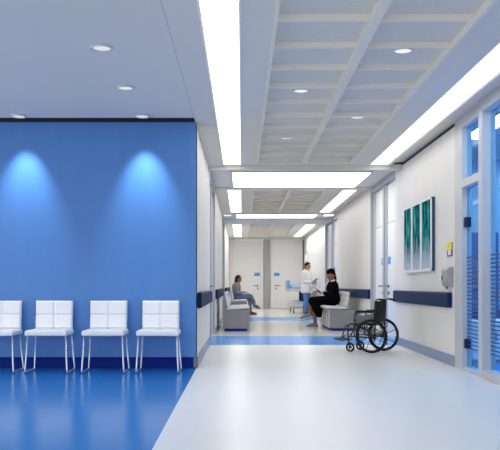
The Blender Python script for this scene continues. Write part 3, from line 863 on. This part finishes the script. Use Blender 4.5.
# --- standing man in white coat, facing +X
def man():
    t = thing('person', 'standing man in white coat and blue trousers, arms forward, beside the bed', 'person', (2.08, 25.1, 0), math.radians(-30)); t.scale = (.98, .98, .98)
    b = B()
    hc = Vector((.035, 0, 1.575)); P = head(b, hc, 1.0, .06, -.1)
    chain(b, [((-.02, 0, .95), .13), ((-.02, 0, 1.15), .115), ((-.01, 0, 1.32), .13), ((.0, 0, 1.44), .055), (hc+Vector((-.015, 0, -.04)), .05)])
    for s in (-1, 1):
        sh = Vector((-.01, s*.19, 1.36)); el = Vector((.0, s*.235, 1.08)); wr = Vector((.24, s*.09, 1.06))
        chain(b, [((0, s*.07, 1.39), .06), (sh, .055), (el, .042), (wr, .028)])
        hand(b, wr, (1, -s*.3, -.1), (0, -s*.6, -.6), 1.0, .6, s)
        x0 = s*.0
        chain(b, [((0, s*.09, .92), .095), ((.02, s*.095, .50), .062), ((-.01, s*.095, .30), .055), ((-.03, s*.1, .10), .038), ((-.02, s*.1, .06), .036)])
        chain(b, [((-.03, s*.1, .05), .036), ((.11, s*.11, .035), .027)])
    body_obj(b, M['skin'], t, .007); face_parts(t, P, 1)
    # coat to mid-thigh
    b = B()
    hull(b, [((-.02, 0, 1.35), .145), ((-.01, .165, 1.37), .078), ((-.01, -.165, 1.37), .078), ((-.02, 0, 1.1), (.14, .19, .1))])
    hull(b, [((-.02, 0, 1.12), (.14, .185, .1)), ((-.01, .07, .76), (.165, .165, .03)), ((-.01, -.07, .76), (.165, .165, .03)), ((0, .06, .9), (.16, .16, .05)), ((0, -.06, .9), (.16, .16, .05))])
    for s in (-1, 1):
        chain(b, [((-.01, s*.19, 1.365), .08), ((.0, s*.238, 1.08), .06), ((.19, s*.11, 1.06), .046)])
    hull(b, [((0, .07, .8), (.16, .16, .05)), ((0, -.07, .8), (.16, .16, .05)), ((0, .07, .72), (.165, .165, .02)), ((0, -.07, .72), (.165, .165, .02))])
    for v in b.verts:
        if v.co.z < .70: v.co.z = .70
    obj('white_coat', remeshed(b, .010, 3), M['coat'], t, smooth=True)
    b = B(); torus(b, (.008, 0, 1.452), (.25, 0, 1), .07, .022, 28, 8); obj('collar', b, M['collar'], t, smooth=True)
    b = B(); hull(b, [((0, .08, .88), .12), ((0, -.08, .88), .12)])
    for s in (-1, 1): chain(b, [((0, s*.09, .90), .11), ((.02, s*.095, .50), .08), ((-.01, s*.097, .28), .074), ((-.02, s*.1, .09), .068)])
    obj('trousers', remeshed(b, .009, 3), M['jeans'], t, smooth=True)
    b = B()
    ball(b, P(-.022, 0, .05), 1, 3, (.094, .083, .088)); hull(b, [(P(-.06, 0, .03), .062), (P(-.06, 0, -.05), .05)])
    hull(b, [(P(.055, .03, .10), .026), (P(.055, -.03, .10), .026), (P(-.02, 0, .11), .045)])
    obj('hair', remeshed(b, .009, 3), M['hair'], t, smooth=True)
    for s in (-1, 1): shoe('shoe', t, (-.045, s*.1, .03), (.19, s*.115, .03), M['dark'], M['sole'])
    return t
man()
# folder in the man's hands
t = thing('clipboard', 'blue clipboard held by the standing man in the white coat', 'clipboard', (2.31, 24.97, 1.06), math.radians(-30))
m4 = Matrix.Rotation(-.75, 4, 'Y')
bm = box(B(), -.10, .14, -.11, .11, -.004, .004); bmesh.ops.transform(bm, matrix=m4, verts=list(bm.verts)); obj('board', bm, M['bedblue'], t, bevel=.002)
bm = box(B(), -.09, .12, -.1, .1, .0045, .007); bmesh.ops.transform(bm, matrix=m4, verts=list(bm.verts)); obj('sheet', bm, M['paper'], t)
bm = box(B(), .11, .135, -.04, .04, .007, .018); bmesh.ops.transform(bm, matrix=m4, verts=list(bm.verts)); obj('clip', bm, M['steel'], t)

# --- seated woman in black (right side), facing -X
def woman_black():
    t = thing('person', 'seated woman in black dress and cap, legs crossed, reading on the right bench', 'person', (2.02, 17.25, 0), PI)
    b = B()
    neck = Vector((.03, 0, 1.05)); hc = Vector((.05, 0, 1.155)); P = head(b, hc, 1.0, .28, .6)
    chain(b, [((0, 0, .63), .13), ((.0, 0, .77), .115), ((.02, 0, .93), .12), (neck, .05), (hc+Vector((-.015, 0, -.05)), .048)])
    for s in (-1, 1):
        sh = Vector((.02, s*.17, .96)); el = Vector((.09, s*.215, .71)); wr = Vector((.24, s*.12, .79))
        chain(b, [((.02, s*.06, .98), .06), (sh, .05), (el, .038), (wr, .024)])
        hand(b, wr, (1, -s*.25, .25), (0, -s*.8, .5), .95, .6, s)
    # right leg (far side) supports; left crosses over
    chain(b, [((0, -.09, .6), .09), ((.46, -.09, .54), .058), ((.42, -.08, .32), .05), ((.39, -.07, .10), .034), ((.40, -.07, .07), .034), ((.53, -.07, .04), .026)])
    chain(b, [((0, .09, .61), .09), ((.48, .03, .62), .058), ((.50, -.03, .46), .05), ((.52, -.05, .31), .034), ((.53, -.05, .28), .034), ((.66, -.05, .245), .026)])
    body_obj(b, M['skin2'], t); face_parts(t, P, 1)
    # dress: bodice, sleeves and a long skirt draped over the crossed knees
    b = B()
    chain(b, [((-.01, 0, .64), .15), ((-.005, 0, .78), .128), ((.015, 0, .93), .135), ((.03, 0, 1.02), .066)])
    hull(b, [((.02, .155, .965), .062), ((.02, -.155, .965), .062), ((.02, 0, .86), .125)])
    for s in (-1, 1):
        ball(b, (.10, s*.065, .87), .06, 2)
        chain(b, [((.02, s*.17, .96), .064), ((.09, s*.217, .71), .054), ((.20, s*.14, .775), .042)])
    hull(b, [((0, .08, .61), .12), ((0, -.08, .61), .12), ((.47, .04, .62), .075), ((.46, -.08, .56), .075), ((.15, 0, .59), .1)])
    hull(b, [((.48, .04, .61), .08), ((.46, -.08, .56), .078), ((.46, -.02, .50), .06), ((.33, -.07, .28), .055), ((.30, .02, .28), .05), ((.27, .03, .55), .06), ((.27, -.06, .55), .06)])
    obj('dress', remeshed(b, .010, 4), M['blackc'], t, smooth=True)
    b = B(); torus(b, (.032, 0, 1.035), (.35, 0, 1), .064, .017, 28, 8)
    hull(b, [((.115, .02, 1.02), .014), ((.155, .035, .97), .010), ((.15, 0, .95), .008)], 1); hull(b, [((.115, -.02, 1.02), .014), ((.155, -.035, .97), .010), ((.15, 0, .95), .008)], 1)
    obj('collar', b, M['paper'], t, smooth=True)
    b = B(); chain(b, [((.405, -.078, .30), .046), ((.39, -.07, .11), .038)]); obj('calf_shade', remeshed(b, .008, 2), M['calfshade'], t, smooth=True)  # grey shell paints shade on the supporting calf
    # cap and gathered hair
    b = B()
    ball(b, P(-.028, 0, .038), 1, 3, (.09, .084, .086)); hull(b, [(P(-.07, 0, .02), .06), (P(-.08, 0, -.08), .05), (P(-.075, 0, -.15), .035)])
    for s in (-1, 1): hull(b, [(P(.03, s*.05, .085), .022), (P(-.04, s*.066, .02), .026)])
    obj('hair', remeshed(b, .009, 3), M['hair'], t, smooth=True)
    b = B()
    hull(b, [(P(-.015, 0, .095), (.10, .088, .05)), (P(-.04, 0, .12), (.08, .075, .04))]); hull(b, [(P(.07, .03, .085), .02), (P(.07, -.03, .085), .02), (P(.0, 0, .1), .06)])
    obj('cap', remeshed(b, .009, 3), M['blackc'], t, smooth=True)
    shoe('shoe', t, (.365, -.07, .025), (.595, -.07, .028), M['shoe'], M['sole'])
    shoe('shoe', t, (.495, -.05, .255), (.73, -.05, .205), M['shoe'], M['sole'], (.2, 0, 1))
    return t
woman_black()
# the paper she reads
t = thing('newspaper', 'open white paper held by the seated woman in black', 'paper', (1.71, 17.25, .83), 0)
for s in (-1, 1):
    bm = B(); n = 10; R_ = []
    for i in range(n+1):
        u = i/n; row = []
        for j in range(n+1):
            v = j/n
            p = Vector((-.14+.20*v+.02*math.sin(PI*u), s*(.004+.19*u), .11-.17*v+.03*math.sin(PI*u)*(.6)))
            row.append((bm.verts.new(p), bm.verts.new(p+Vector((-.004, 0, -.005)))))
        R_.append(row)
    for i in range(n):
        for j in range(n):
            a, b, c, d = R_[i][j], R_[i+1][j], R_[i+1][j+1], R_[i][j+1]
            bm.faces.new((a[0], b[0], c[0], d[0])); bm.faces.new((a[1], d[1], c[1], b[1]))
        for e in (0, n):
            a, b = R_[i][e], R_[i+1][e]; bm.faces.new((a[0], a[1], b[1], b[0]))
            a, b = R_[e][i], R_[e][i+1]; bm.faces.new((a[0], b[0], b[1], a[1]))
    obj('page', bm, M['paper'], t, smooth=True)

# ------------------------------------------------------------------ camera
cam = bpy.data.cameras.new('camera'); co = bpy.data.objects.new('camera', cam); C.objects.link(co)
co.location = (0, 0, .95); co.rotation_euler = (PI/2, 0, 0)
cam.sensor_width = 36; cam.lens = 780/500*36; cam.shift_x = 8/500; cam.shift_y = 60/500; cam.clip_end = 200
S.camera = co
S.view_settings.view_transform = 'Standard'; S.view_settings.look = 'None'; S.view_settings.gamma = 1
S.view_settings.use_curve_mapping = False; S.view_settings.exposure = 0
S.cycles.use_denoising = True
S.cycles.max_bounces = 8; S.cycles.diffuse_bounces = 5; S.cycles.transparent_max_bounces = 16
S.cycles.sample_clamp_indirect = 6
